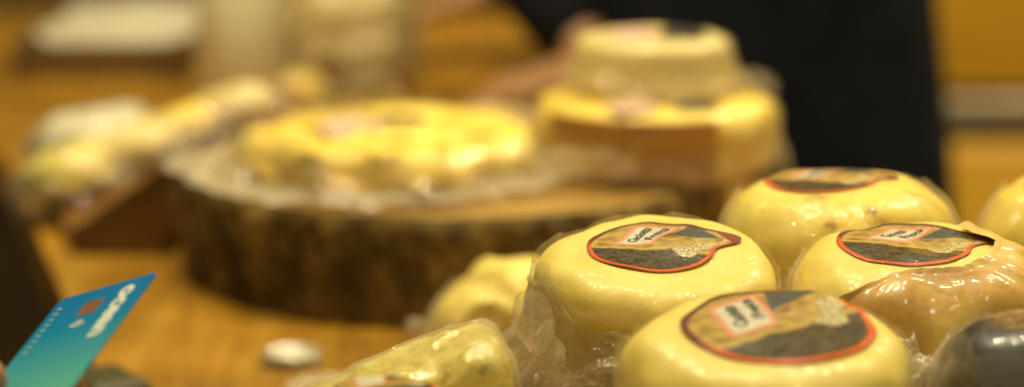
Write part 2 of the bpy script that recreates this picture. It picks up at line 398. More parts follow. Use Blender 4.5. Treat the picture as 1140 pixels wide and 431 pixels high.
# ------------------------------------------------------------------ tree-slice slab
sc = at_z(508, 212, .05); SLX, SLY = at_d(508, 230, 1.722).x, 1.722
slab = thing('log_slab', 'thick round slice of tree trunk with rough dark bark, under the blurred cheeses', 'wooden board', (SLX, SLY, 0))
def slab_r(th):
    v = Vector((math.cos(th)*2, math.sin(th)*2, 4)); return .199*(1+.8*.035*noise.noise(v)+.012*noise.noise(v*3))
vs = []; nth, nt = 420, 26
for j in range(nt):
    t = j/(nt-1)
    for i in range(nth):
        th = 2*math.pi*i/nth; r = slab_r(th)
        P = Vector((math.cos(th)*16, math.sin(th)*16, t*2.6))
        k = -.0035*max(0, 1-abs(noise.noise(P))*3) + .004*noise.noise(P*2.5) - .006*max(0, (t-.5)*2)**8 
        vs.append(((r+k)*math.cos(th), (r+k)*math.sin(th), .001+.072*t))
link('bark', vs, grid_faces(nth, nt, True), M['bark'], slab)
vs = []
for j in range(30):
    for i in range(nth):
        th = 2*math.pi*i/nth; r = (slab_r(th)-.0095)*j/29
        vs.append((r*math.cos(th), r*math.sin(th), .0732+.0006*noise.noise(Vector((r*math.cos(th)*30, r*math.sin(th)*30, 1)))))
def ring_mat():
    m, nt, out = mat('ringed_wood'); v = coords(nt, (1, 1, 6))
    w = N(nt, 'TexWave', wave_type='RINGS', Scale=16, Distortion=2.5, Detail=3); w.rings_direction = 'Z'; w.inputs['Detail Scale'].default_value = 3
    nt.links.new(v, w.inputs['Vector'])
    r = ramp(nt, w.outputs['Fac'], [(0, (.24, .13, .02)), (.6, (.38, .21, .035)), (1, (.44, .27, .06))])
    p = N(nt, 'BsdfPrincipled', Roughness=.55); nt.links.new(r.outputs[0], p.inputs['Base Color']); nt.links.new(p.outputs[0], out.inputs[0]); return m
link('cut_face', vs, grid_faces(nth, 30, True), ring_mat(), slab)
# film spread under the flat cheese
p = at_z(425, 207, .0535)
uf = sheet('plastic_wrap', M['film_pale'], None, (0, 0, .004), (1, 0, 0), (0, 1, 0), (0, 0, 1), .150, .125, seed=3, amp=.0035, sc=3.4, n=110, shape=.7)
uf.location = (p.x, 1.668, .0750); tag(uf, 'pale crumpled plastic wrap spread on the log slab under the wide flat cheese', 'plastic wrap')
# ------------------------------------------------------------------ background cheeses
fp = at_z(428, 165, .075)
fc = thing('flat_cheese', 'wide flat yellow cheese in wrinkled shiny plastic, at the left of the log slab', 'cheese', (at_d(432, 165, 1.675).x, 1.670, .0785))
w = Wheel(.103, .026, n=2.4, dome=.004, lump=.007, seed=11, wr=.013); w.mesh(M['cheese_deep'], fc, 200, 80)
sheet('label', M['pink_paper'], fc, (-.024, -.022, .0325), (1, .1, 0), (0, 1, .1), (0, 0, 1), .022, .024, seed=3, amp=.002, sc=1, n=30, shape=.3)
sheet('sticker', M['dark_wax'], fc, (.010, -.006, .0330), (1, .1, 0), (0, 1, .1), (0, 0, 1), .018, .020, seed=4, amp=.002, sc=1, n=30, shape=.3)
wrapper(fc, w, M['film_thin'], seed=5, z0=.93, amp=.014, flare=.022, k=9, gap=.004)
sheet('wrapper_fold', M['film_thin'], fc, (-.02, .03, .045), (1, .2, 0), (0, .4, 1), (0, -1, .4), .035, .02, seed=8, amp=.008, sc=2.5)
# stack of two
lp = at_z(730, 190, .05)
lc = thing('stacked_cheese', 'lower cheese of the blurred stack of two, with a brown band round its front', 'cheese', (at_d(730, 165, 1.705).x, 1.700, .0745), group='two stacked cheeses')
w = Wheel(.085, .050, n=4.2, dome=.002, lump=.002, seed=21, wr=.002); w.mesh(M['cheese_deep'], lc, 140, 60)
wrapper(lc, w, M['film_thin'], seed=6, z0=.9, amp=.007, flare=.012, k=7)
vs = []; nb = 80; nt = 20
for j in range(nt):
    for i in range(nb):
        a = i/(nb-1); th = R(-152 + a*87); t = j/(nt-1)
        lo = .006 + (.030 if a < .25 else 0) - (.030*sst(.25, .30, a) - 0 if a >= .25 and a < .30 else 0)
        lo = .030 - .025*sst(.24, .32, a)
        z = lo + (.047-lo)*t; r = .0875 + .0012*math.sin(t*21) + .001*nz((math.cos(th), math.sin(th), t), 6, 3)
        vs.append((r*math.cos(th), r*math.sin(th), z))
bnd = link('paper_band', vs, grid_faces(nb, nt, False), M['brown_card'], lc)
sm = bnd.modifiers.new('thick', 'SOLIDIFY'); sm.thickness = .001
sheet('label', M['pink_paper'], lc, (-.020, -.062, .0535), (1, .1, 0), (0, 1, .1), (0, 0, 1), .018, .014, seed=3, amp=.001, sc=1, n=30, shape=.3)
sheet('sticker', M['dark_wax'], lc, (.024, -.058, .0540), (1, .1, 0), (0, 1, .1), (0, 0, 1), .017, .010, seed=4, amp=.001, sc=1, n=30, shape=.3)
sheet('wrapper_fold', M['film'], lc, (.070, .02, .052), (1, .3, 0), (0, .1, 1), (0, -1, .2), .018, .013, seed=4, amp=.006, sc=2)
sheet('wrapper_fold', M['film'], lc, (-.055, -.088, .018), (1, -.3, 0), (0, -.4, 1), (0, -1, .4), .035, .014, seed=14, amp=.007, sc=2)
uc = thing('stacked_cheese', 'upper cheese of the blurred stack of two, pale yellow drum against black clothing', 'cheese', (at_d(727, 60, 1.725).x, 1.720, .1270), group='two stacked cheeses')
w = Wheel(.057, .0385, n=6, dome=.001, lump=.0012, seed=23, wr=.001, taper=.12); w.mesh(M['cheese_dull'], uc, 120, 60)
wrapper(uc, w, M['film_thin'], seed=9, z0=.9, amp=.005, flare=.012, k=7)
sheet('label', M['pink_paper'], uc, (-.014, -.014, .0400), (1, .1, 0), (0, 1, .1), (0, 0, 1), .018, .024, seed=3, amp=.001, sc=1, n=30, shape=.3)
sheet('sticker', M['dark_wax'], uc, (.020, -.008, .0405), (1, .1, 0), (0, 1, .1), (0, 0, 1), .016, .022, seed=4, amp=.001, sc=1, n=30, shape=.3)

# sloped display board on the left with wrapped cheeses
db = thing('display_stand', 'sloping red brown wooden stand at the left, carrying wrapped cheeses', 'display stand', (0, 0, 0))
FP = [(-.325, 1.735, .012), (-.258, 1.735, .058), (-.243, 1.85, .056), (-.175, 1.955, .054), (-.20, 2.20, .050), (-.42, 2.06, .014)]
cen = (-.27, 1.96, .040); n6 = len(FP)
vs = [(x, y, .001) for x, y, z in FP] + [(x, y, z) for x, y, z in FP] + [cen]
ff = [tuple(reversed(range(n6)))] + [(i, (i+1) % n6, n6+(i+1) % n6, n6+i) for i in range(n6)] + [(n6+i, n6+(i+1) % n6, 2*n6) for i in range(n6)]
link('side_board', vs, ff, M['red_wood'], db, smooth=False)
vs = []
for (x, y, z) in FP[:4]:
    for dx, dy, dz in ((-.002, -.004, -.004), (-.002, -.004, .006), (.006, .003, .006), (.006, .003, -.004)): vs.append((x+dx, y+dy, z+dz))
link('edging', vs, [(4*a_+k, 4*a_+(k+1) % 4, 4*a_+4+(k+1) % 4, 4*a_+4+k) for a_ in range(3) for k in range(4)] + [(0, 1, 2, 3), (15, 14, 13, 12)], M['dark_wood'], db, smooth=False)
def wc(px, py, y, z, r, h, m, lab, seed, n=2.6, wr=.004, film='film_thin', cat='cheese', name='wrapped_cheese', grp='wrapped cheeses on the sloping stand', rot=(0, 0, 0), wamp=.012):
    P = at_d(px, py, y)
    o = thing(name, lab, cat, (P.x, y, z), rot, grp)
    w = Wheel(r, h, n=n, dome=.003, lump=.003, seed=seed, wr=wr); w.mesh(m, o, 100, 50)
    wrapper(o, w, M[film], seed=seed, z0=.94, amp=wamp, flare=.015, k=8, nth=160, nt=40)
    return o, w
def zst(y_, x_): return .014 + .040*max(0, min(1, (x_+.35)/.11))
def wst(px, py, y, *a, **k):
    P = at_d(px, py, y); return wc(px, py, y, zst(y, P.x)+.004, *a, **k)
wst(78, 190, 1.86, .036, .034, M['herb'], 'greenish yellow wrapped cheese at the low left end of the sloping stand', 31, rot=(0, R(-14), 0))
wst(108, 150, 1.99, .050, .040, M['white_paper'], 'whitish paper covered packet at the back of the low left end of the stand', 33, name='wrapped_packet', cat='packet', film='film_thin', rot=(0, R(-8), 0))
wst(150, 192, 1.93, .040, .024, M['cheese_dull'], 'dull yellow wrapped cheese in front of the whitish packet on the stand', 34, rot=(0, R(-18), 0))
wst(205, 142, 1.96, .028, .020, M['cheese_deep'], 'bright yellow wrapped cheese near the high right end of the sloping stand', 37, rot=(0, R(-16), 0))
wst(262, 128, 2.00, .030, .020, M['cheese_dull'], 'yellow wrapped cheese rightmost on the sloping stand, below the beige roll', 38, rot=(0, R(-12), 0))
# far things on the back arm of the counter
P = at_z(267, 112, 0)
rl = thing('paper_roll', 'tall pale beige paper roll standing behind the sloping stand', 'paper roll', (P.x, P.y+.04, 0))
vs = []; 
for z, r in ((0, .044), (.002, .047), (.24, .047), (.242, .045), (.242, .02), (.20, .019)):
    for i in range(64): vs.append((r*math.cos(i*math.pi/32), r*math.sin(i*math.pi/32), z))
link('roll', vs, grid_faces(64, 6, True), M['beige_paper'], rl)
vs = [(.0188*math.cos(i*math.pi/16), .0188*math.sin(i*math.pi/16), z) for z in (.001, .2415) for i in range(32)]
link('core', vs, grid_faces(32, 2, True), M['brown_card'], rl)
P0, P1 = at_z(12, 88, 0), at_z(212, 88, 0)
tr = thing('wooden_tray', 'low brown wooden tray lined with white paper at the far upper left', 'tray', ((P0.x+P1.x)/2, P0.y+.2, 0))
W = P1.x-P0.x
bevel_box('base', (W, .40, .006), M['dark_wood'], tr, (0, 0, .004), .001)
for sx in (-1, 1): bevel_box('side', (.008, .40, .030), M['dark_wood'], tr, (sx*(W/2-.004), 0, .0225), .001)
for sy in (-1, 1): bevel_box('side', (W-.018, .008, .030), M['dark_wood'], tr, (0, sy*.196, .0225), .001)
sheet('paper_liner', M['white_paper'], tr, (0, 0.01, .030), (1, 0, 0), (0, 1, 0), (0, 0, 1), W*.55, .21, seed=2, amp=.004, sc=2, shape=.1)
bg, w = wc(388, 60, 2.50, .002, .068, .125, M['bag'], 'tall beige bundled bag behind the flat cheese, right of the paper roll', 41, n=3.0, wr=.008, film='film_milky', cat='bag', name='wrapped_bundle', grp=None)
vs = []
for j in range(14):
    for i in range(18):
        th = R(-112+i*1.7); z = .018+.022*j/13
        vs.append((.078*math.cos(th), .078*math.sin(th), z))
link('sticker', vs, grid_faces(18, 14, False), M['red_wood'], bg)
wc(335, 92, 2.33, .002, .022, .036, M['cheese_deep'], 'little bright yellow cheese between the paper roll and the beige bundle', 42, cat='cheese', name='small_cheese', grp=None, wamp=.004)
wc(540, 118, 2.14, .002, .046, .030, M['bag'], 'low beige wrapped parcel behind the flat cheese, near the seller\'s hand', 43, film='film_pale', cat='parcel', name='wrapped_parcel', grp=None)
# ------------------------------------------------------------------ foreground riser
rp = [(-.16, .74), (.46, .74), (.46, 1.345), (-.16, 1.07)]
rs = poly_slab('wooden_riser', rp, .001, .086, M['red_wood']); tag(rs, 'low wooden plinth hidden under the labelled cheeses in the foreground', 'plinth')
ZR = .0865
GRP = 'labelled yellow cheeses in the foreground'
def fcheese(px, y, r, h, tilt, seed, label, m='cheese', n=3.4, dome=.003, lump=.0030, tz=0, wr=0, ty=0):
    x = at_d(px, 280, y).x
    # a little of the film bunches under the raised side: keep the lowest rim on the board
    z = ZR + r*.9*math.sin(abs(tilt)) + r*.9*math.sin(abs(ty))
    o = thing('round_cheese', label, 'cheese', (x, y, z), (tilt, ty, tz), GRP)
    w = Wheel(r, h, n=n, dome=dome, lump=lump, seed=seed, wr=wr); w.mesh(M[m], o, 200, 110)
    return o, w
# A: the sharp one
a, w = fcheese(728, 1.09, .0560, .0615, R(9), 51, 'sharply focused pale cheese with a red rimmed label, centre of the foreground', n=5.6, dome=.003, ty=R(1.5))
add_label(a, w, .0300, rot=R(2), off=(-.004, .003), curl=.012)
def zfa(th, top):                       # film hangs low at the right, rises on the left
    return top - .10 + .18*math.exp(-(((th-205+180) % 360-180)/28)**2)
wrapper(a, w, M['film_milky'], seed=13, z0=.80, amp=.010, flare=.02, k=6, zf=zfa, sharp=1.1)
wrapper(a, w, M['film_thin'], seed=17, z0=.90, amp=.006, flare=.03, k=9, name='wrapper_layer')
sheet('wrapper_fold', M['film_milky'], a, (-.0600, -.040, .043), (.8, -.4, 0), (-.05, .1, 1), (-.5, -.8, .1), .0105, .0155, seed=6, amp=.0012, sc=1.0, cup=-.006, shape=.6)
sheet('wrapper_fold', M['film_milky'], a, (-.050, -.052, .020), (.5, -.4, .1), (-.1, 0, 1), (-.6, -.8, .1), .012, .026, seed=9, amp=.005, sc=1.6, cup=-.006, shape=1)
sheet('wrapper_fold', M['film_milky'], a, (-.022, -.066, .018), (1, -.2, .15), (.15, 0, 1), (0, -1, .3), .026, .022, seed=12, amp=.005, sc=1.8, cup=-.008, shape=1)
sheet('wrapper_fold', M['film'], a, (-.005, -.062, .030), (1, -.1, -.25), (.15, 0, 1), (0, -1, .3), .030, .018, seed=19, amp=.004, sc=1.6, cup=-.008, shape=1)
# B: front, soft
b, w = fcheese(855, .954, .0585, .0615, R(8), 53, 'nearest pale cheese, softly blurred at the bottom edge, its label turned askew', n=4.6, dome=.004)
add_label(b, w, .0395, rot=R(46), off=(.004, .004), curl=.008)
wrapper(b, w, M['film_thin'], seed=23, z0=.86, amp=.005, flare=.02, k=7)
# C: right, half in amber paper
c, w = fcheese(1022, 1.085, .0575, .0635, R(7), 55, 'yellow cheese half wrapped in crumpled amber film, behind the dark waxed cheese', m='cheese', n=3.8, dome=.004)
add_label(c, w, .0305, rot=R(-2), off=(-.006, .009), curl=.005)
def amber_q(dg):
    base = .0300 + .006*math.exp(-((dg-12)/16)**2)
    return base + .034*sst(-96, -156, dg)
wrapper(c, w, M['amber_paper'], seed=31, amp=.0060, flare=.03, k=3.2, th0=-158, th1=52, name='amber_wrapper', nth=300, nt=90, sharp=.7, gap=.0016, qf=amber_q)
wrapper(c, w, M['film'], seed=33, z0=.9, amp=.005, flare=.02, k=8, th0=120, th1=262, nth=180)
sheet('amber_fold', M['amber_paper'], c, (.047, .000, .0625), (1, .1, -.55), (-.1, 1, .05), (.5, -.1, 1), .017, .030, seed=8, amp=.003, sc=1.3, n=80, cup=-.010)
# D: behind
d, w = fcheese(934, 1.205, .0590, .0745, R(2), 57, 'mottled yellow cheese with a flat label, right behind the sharply focused one', m='cheese_spot', n=3.3, dome=.004, lump=.003)
add_label(d, w, .0290, rot=R(-3), off=(-.010, .006), curl=.006)
wrapper(d, w, M['film_thin'], seed=41, z0=.9, amp=.006, flare=.02, k=7)
sheet('wrapper_fold', M['film_milky'], d, (-.068, .0, .038), (1, .2, 0), (0, .1, 1), (0, -1, .3), .012, .007, seed=5, amp=.003, sc=1.8)
sheet('wrapper_fold', M['film'], d, (-.020, -.060, .028), (.8, 0, .9), (-.6, 0, 1), (.1, -1, .3), .020, .026, seed=15, amp=.004, sc=2, cup=-.004)
# E: right edge
e, w = fcheese(1208, 1.235, .0560, .066, R(2), 59, 'yellow cheese cut off by the right edge of the photo', m='cheese_spot', n=2.8, dome=.006, lump=.002)
add_label(e, w, .0290, rot=R(-3), off=(-.006, -.008), curl=.006)
wrapper(e, w, M['film_thin'], seed=43, z0=.9, amp=.006, flare=.02, k=7)
# F: dark waxed
x = at_d(1158, 380, .97).x
f_ = thing('dark_cheese', 'charcoal waxed cheese in clear film at the lower right corner', 'cheese', (x, .965, ZR))
w = Wheel(.045, .067, n=2.6, dome=.004, lump=.002, seed=61); w.mesh(M['dark_wax'], f_, 120, 70)
wrapper(f_, w, M['film_thin'], seed=45, z0=.9, amp=.006, flare=.02, k=7)
# G: behind on the counter, blurred
P = at_d(565, 330, 1.41)
g = thing('round_cheese', 'small blurred pale cheese standing on the counter before the dark bark', 'cheese', (P.x, 1.415, .001), (R(0), R(0), 0))
w = Wheel(.046, .062, n=2.3, dome=.006, lump=.007, seed=64, wr=.005, taper=.25); w.mesh(M['cheese'], g, 100, 60)
wrapper(g, w, M['film'], seed=47, z0=.8, amp=.006, flare=.02, k=7)
sheet('wrapper_fold', M['film_pale'], g, (-.050, -.005, .030), (1, 0, -.45), (.3, .2, 1), (0, -1, .2), .013, .006, seed=5, amp=.003, sc=1.8)
sheet('label', M['red_wood'], g, (.026, -.030, .058), (1, .3, 0), (0, .5, 1), (0, -1, .5), .012, .008, seed=7, amp=.0006, sc=1.2)
# H: herb loaf
hb = thing('herb_cheese', 'oblong herb flecked cheese in shiny film, left of the sharply focused cheese', 'cheese', (-.042, 1.000, ZR+.004), (0, R(-22), R(6)))
vs = []; nu, nv2 = 150, 90
for j in range(nv2):
    ph = -math.pi/2 + math.pi*j/(nv2-1)
    ph = max(-math.pi/2+1e-3, min(math.pi/2-1e-3, ph))
    for i in range(nu):
        th = 2*math.pi*i/nu
        cx, sx = math.cos(th), math.sin(th); k = .5
        rr = abs(math.cos(ph))**.36
        X = .050*math.copysign(abs(cx)**.28, cx)*rr; Y = .031*math.copysign(abs(sx)**.55, sx)*rr
        Z = .019 + .018*math.copysign(abs(math.sin(ph))**.55, math.sin(ph)) + .006*(X/.06)*0*(1 if ph > 0 else 0)
        p = Vector((X, Y, Z)); q = .0025*nz(p, 30, 3) + .002*(max(0, ridge(p, 55, 9))**3)
        vs.append(p + p.normalized()*q)
ff = grid_faces(nu, nv2, True); ff.append(tuple(reversed(range(nu)))); ff.append(tuple(range((nv2-1)*nu, nv2*nu)))
link('body', vs, ff, M['herb'], hb)
vs2 = []
for q in vs:
    k = 1.0 + .03 + .05*abs(nz(q, 40, 5)); vs2.append(Vector((q.x*k, q.y*(k+.02), .019+(q.z-.019)*(k+.015))))
link('wrapper', vs2, ff[:-2], M['film_thin'], hb)
# small front cheese with label, bottom edge
P = at_d(430, 430, .935)
s_ = thing('small_cheese', 'small labelled cheese just showing at the bottom edge, before the herb cheese', 'cheese', (P.x, .925, ZR))
w = Wheel(.034, .050, n=3.2, dome=.003, lump=.001, seed=67); w.mesh(M['cheese'], s_, 100, 60)
add_label(s_, w, .021, rot=R(40), off=(0, .004), text=None, nth=120, nr=40)
wrapper(s_, w, M['film'], seed=49, z0=.92, amp=.004, flare=.01, k=7)
# scraps
P = at_d(1050, 425, .985)
z1 = sheet('plastic_wrap', M['film_pale'], None, (0, 0, 0), (1, 0, 0), (0, 1, .15), (0, -.2, 1), .034, .028, seed=21, amp=.009, sc=2.6, n=80)
z1.location = (.160, 1.005, ZR+.038); tag(z1, 'pale crumpled plastic wrap tucked between the nearest cheese and the dark one', 'plastic wrap')
sheet('crumple', M['film_milky'], z1, (0, .004, -.014), (1, .1, 0), (0, 1, -.1), (0, 0, 1), .038, .030, seed=25, amp=.013, sc=3, n=80)
P = at_z(350, 421, .008)
z2 = sheet('plastic_wrap', M['film_pale'], None, (0, 0, 0), (1, .15, 0), (-.1, 1, 0), (0, 0, 1), .026, .020, seed=27, amp=.0035, sc=2.2, n=70)
z2.location = (P.x+.010, P.y-.022, .005); tag(z2, 'small scrap of pale plastic wrap lying on the counter left of the herb cheese', 'plastic wrap')
sheet('crumple', M['film_milky'], z2, (0, 0, .004), (1, -.15, 0), (.1, 1, 0), (0, 0, 1), .022, .016, seed=29, amp=.004, sc=2.5, n=60)
P = at_z(325, 397, .004)
ld = thing('clear_lid', 'small round clear lid lying on the counter before the log slab', 'lid', (P.x, P.y, .001))
vs = []
prof = [(.0001, .004), (.010, .0042), (.0155, .004), (.0165, .0065), (.0180, .0068), (.0188, .005), (.0188, .0)]
for r, z in prof:
    for i in range(60): vs.append((r*math.cos(i*math.pi/30), r*math.sin(i*math.pi/30), z))
link('lid_disc', vs, grid_faces(60, len(prof), True), M['lid'], ld)
vs = [(r*math.cos(i*math.pi/30), r*math.sin(i*math.pi/30), z) for r, z in ((.0001, .0046), (.006, .0054), (.011, .0050), (.012, .0044)) for i in range(60)]
link('lid_centre', vs, grid_faces(60, 4, True), M['white_paper'], ld)
P = at_z(128, 418, .01)
wa = bevel_box('wallet', (.040, .05, .016), M['wallet'], None, (P.x-.002, P.y-.022, .009), .007, 4, R(35)); tag(wa, 'dark green wallet on the counter just behind the payment card', 'wallet')
# ------------------------------------------------------------------ payment card
D0 = .985
P1w = at_d(176, 302, D0)
right = Vector((1, 0, 0)); fwd = Vector((0, math.cos(PITCH), -math.sin(PITCH))); down = Vector((0, -math.sin(PITCH), -math.cos(PITCH)))
m_px = D0/math.cos(PITCH)/FPX*1.0
s2 = Vector((-122, 35)); l2 = Vector((-74, 132))
sl = s2.length*m_px; ds = math.sqrt(max(1e-9, .054**2 - sl**2))
dot = (s2.x*l2.x + s2.y*l2.y)/(l2.length)*m_px           # times L
ratio = dot/ds; L = .0856/math.sqrt(1+ratio*ratio); dl = L*ratio
sv = right*(s2.x*m_px) + down*(s2.y*m_px) + fwd*ds
lu = l2.normalized(); lv = right*(lu.x*L) + down*(lu.y*L) - fwd*dl
X = lv.normalized(); Y = (-sv - X*(-sv).dot(X)).normalized(); Z = X.cross(Y)
CM = Matrix((X, Y, Z)).transposed().to_4x4(); CM.translation = P1w
card = thing('payment_card', 'teal payment card fading to green, held up by a hand at the lower left', 'payment card')
card.matrix_world = CM
def rrect(x0, y0, x1, y1, r, n=8):
    out = []
    for cx, cy, a0 in ((x1-r, y1-r, 0), (x0+r, y1-r, 90), (x0+r, y0+r, 180), (x1-r, y0+r, 270)):
        for k in range(n+1):
            a = R(a0+90*k/n); out.append((cx+r*math.cos(a), cy+r*math.sin(a)))
    return out
def plate(name, pts, z0, z1, m, par):
    n = len(pts); v = [(x, y, z0) for x, y in pts]+[(x, y, z1) for x, y in pts]
    return link(name, v, [tuple(reversed(range(n))), tuple(range(n, 2*n))]+[(i, (i+1) % n, n+(i+1) % n, n+i) for i in range(n)], m, par, smooth=False)
plate('card_body', rrect(0, -.054, .0856, 0, .0032), -.0008, 0, M['card'], card)
plate('chip', rrect(.0105, -.0335, .0215, -.0230, .0018), .00008, .00016, M['chip'], card)
tv, tf = text_mesh('ocean', .0135, 3, .0006)
Wt = max(p[0] for p in tv)
link('card_name', [(.0060+p[0]*.0375/Wt, -.0145+p[1]*1.0, .0002) for p in tv], tf, M['white_print'], card, smooth=False)
tv, tf = text_mesh('A. CARDHOLDER', .0042, 2, .0001) if False else text_mesh('I I I I I I I I I', .0036, 2, .0001)
Wt = max(p[0] for p in tv)
link('card_line', [(.0085+p[0]*.034/Wt, -.0500+p[1], .0002) for p in tv], tf, M['pale_print'], card, smooth=False)
for k in range(3):     # contactless arcs beside the chip
    r0 = .0016+.0017*k; vs = []
    for i in range(13):
        a = R(-45+90*i/12)
        for rr in (r0, r0+.0009): vs.append((.0245+rr*math.cos(a), -.0283+rr*math.sin(a), .0002))
    link('contactless_arc', vs, [(2*i, 2*i+1, 2*i+3, 2*i+2) for i in range(12)], M['white_print'], card, smooth=False)
# ------------------------------------------------------------------ people
def skin_mesh(name, verts, edges, radii, root, m, parent=None, sub=2):
    me = bpy.data.meshes.new(name); me.from_pydata([tuple(v) for v in verts], edges, []); o = bpy.data.objects.new(name, me); COL.objects.link(o)
    md = o.modifiers.new('s', 'SKIN'); md.use_smooth_shade = True; md.branch_smoothing = .6
    for i, r in enumerate(radii):
        rr = r if isinstance(r, tuple) else (r, r)
        me.skin_vertices[0].data[i].radius = rr
    me.skin_vertices[0].data[root].use_root = True
    sb = o.modifiers.new('u', 'SUBSURF'); sb.levels = sb.render_levels = sub
    bpy.context.view_layer.update()
    ev = bpy.data.meshes.new_from_object(o.evaluated_get(bpy.context.evaluated_depsgraph_get()))
    ev.materials.clear(); ev.materials.append(m); ev.polygons.foreach_set('use_smooth', [True]*len(ev.polygons))
    o.modifiers.clear(); o.data = ev; ev.name = name
    if parent: o.parent = parent
    return o
def hand_pts(V, E, Rr, wrist_i, wrist, palm_dir, side, up, curls, thumb=None, s=1.0, fingers=None):
    """wrist -> palm -> 4 fingers + thumb"""
    pd, sd = palm_dir.normalized(), side.normalized(); up = up.normalized()
    def add(p, r, par): V.append(p); Rr.append(r*s if not isinstance(r, tuple) else (r[0]*s, r[1]*s)); E.append((par, len(V)-1)); return len(V)-1
    pm = add(wrist + pd*.045*s, .024, wrist_i)
    for k, (o, ln) in enumerate(((-.030, .070), (-.010, .080), (.010, .075), (.029, .060))):
        kn = add(wrist + (pd*.088 + sd*o)*s, .0105, pm)
        cu = curls[k]; d0 = pd; p0 = V[kn]; cur = kn
        tgt = fingers[k] if fingers else None
        if tgt:
            for q, t in enumerate(tgt): cur = add(t, .0088-.0008*q, cur)
        else:
            ang = 0
            for q, fr in enumerate((.45, .30, .25)):
                ang += cu*(1, 1.2, .8)[q]
                dd = pd*math.cos(ang) - up*math.sin(ang); p0 = p0 + dd*ln*fr*s; cur = add(p0, .0088-.0008*q, cur)
    cur = pm
    th = thumb or [wrist + (pd*.045 - sd*.035)*s, wrist + (pd*.075 - sd*.05)*s, wrist + (pd*.10 - sd*.055)*s]
    for q, t in enumerate(th): cur = add(t, .0115-.0012*q, cur)
def person(name, label, base, face, hands, cloth, spec):
    """base: floor point; face: yaw; hands: two dicts with elbow, wrist (world) ..."""
    root = thing(name, label, 'person', (base.x, base.y, -.9))
    b0 = Vector((base.x, base.y, -.9))
    rx = Vector((math.cos(face), math.sin(face), 0)); fw = Vector((-rx.y, rx.x, 0))      # body's right(+x) and forward
    V = [Vector((0, 0, .95))]; Rr = [(.10, .09)]; E = []
    def add(p, r, par): V.append(Vector(p)); Rr.append(r); E.append((par, len(V)-1)); return len(V)-1
    waist = add((0, 0, 1.08), (.11, .095), 0); chest = add((0, 0, 1.27), (.14, .10), waist); top = add((0, 0, 1.42), (.12, .085), chest)
    neck = add((0, 0, 1.50), .055, top); hd = add((fw.x*.01, fw.y*.01, 1.57), .072, neck); h2 = add((fw.x*.015, fw.y*.015, 1.65), .092, hd); add((fw.x*.005, fw.y*.005, 1.715), .068, h2)
    for s in (-1, 1):
        hip = add(rx*s*.095 + Vector((0, 0, .86)), .075, 0); kn = add(rx*s*.10 + fw*.01 + Vector((0, 0, .49)), .062, hip)
        an = add(rx*s*.10 + Vector((0, 0, .10)), .042, kn); add(rx*s*.105 + fw*.13 + Vector((0, 0, .045)), .038, an)
    arms = []
    for hnd in hands:
        s = hnd['side']
        sh = add(rx*s*.19 + Vector((0, 0, 1.385)), .058, top)
        el = add(hnd['elbow']-b0, .045, sh); wr = add(hnd['wrist']-b0, .028, el)
        arms.append((V[sh], V[el], V[wr]))
        wl_ = hnd['wrist']-b0
        hand_pts(V, E, Rr, wr, wl_, hnd['dir'], hnd['sd'], hnd['up'], hnd.get('curls', (.35, .3, .35, .45)),
                 thumb=[t-b0 for t in hnd['thumb']] if 'thumb' in hnd else None,
                 fingers=[[t-b0 for t in f] for f in hnd['fingers']] if 'fingers' in hnd else None)
    body = skin_mesh('body', V, E, Rr, 0, M['skin'], root)
    # head features
    for s in (-1, 1):
        c_ = rx*s*.032 + fw*.098 + Vector((0, 0, 1.635))
        bm = bmesh.new(); bmesh.ops.create_uvsphere(bm, u_segments=16, v_segments=10, radius=.011); me = bpy.data.meshes.new('eye'); bm.to_mesh(me); bm.free()
        me.materials.append(M['eye']); eo = bpy.data.objects.new('eye', me); COL.objects.link(eo); eo.parent = root; eo.location = c_
    skin_mesh('nose', [fw*.098+Vector((0, 0, 1.63)), fw*.118+Vector((0, 0, 1.60))], [(0, 1)], [.008, .012], 0, M['skin'], root)
    skin_mesh('hair', [Vector((0, 0, 1.66))-fw*.03, Vector((0, 0, 1.72))-fw*.012, Vector((0, 0, 1.745))+fw*.03], [(0, 1), (1, 2)], [.098, .085, .055], 0, M['hair'], root)
    # coat: torso, skirt of the coat and sleeves as one garment
    V2 = [Vector((0, 0, .52))]; R2 = [spec['hem']]; E2 = []
    def add2(p, r, par): V2.append(Vector(p)); R2.append(r); E2.append((par, len(V2)-1)); return len(V2)-1
    lo = add2((0, 0, .74), spec['hem'], 0); hp = add2((0, 0, .92), spec['hip'], lo)
    ws = add2((0, 0, 1.08), spec['waist'], hp); cs = add2((0, 0, 1.27), (.185, .135), ws); tp = add2((0, 0, 1.415), (.135, .10), cs); add2((0, 0, 1.475), .066, tp)
    for sh, el, wr in arms:
        a_ = add2(sh, .074, tp); e_ = add2(el, .060, a_); add2(wr + (el-wr)*.12, .043, e_)
    skin_mesh('coat', V2, E2, R2, 0, M[cloth], root)
    V3 = [Vector((0, 0, .90))]; R3 = [(.15, .12)]; E3 = []
    for s in (-1, 1):
        V3 += [rx*s*.10+Vector((0, 0, .80)), rx*s*.10+fw*.01+Vector((0, 0, .48)), rx*s*.10+Vector((0, 0, .09))]; R3 += [.105, .078, .062]
        k = len(V3)-3; E3 += [(0, k), (k, k+1), (k+1, k+2)]
    skin_mesh('trousers', V3, E3, R3, 0, M['cloth_dark'], root)
    for s in (-1, 1):
        skin_mesh('shoe', [rx*s*.105-fw*.04+Vector((0, 0, .045)), rx*s*.107+fw*.07+Vector((0, 0, .042)), rx*s*.11+fw*.16+Vector((0, 0, .036))], [(0, 1), (1, 2)], [.046, .05, .042], 0, M['cloth_brown'], root)
    return root
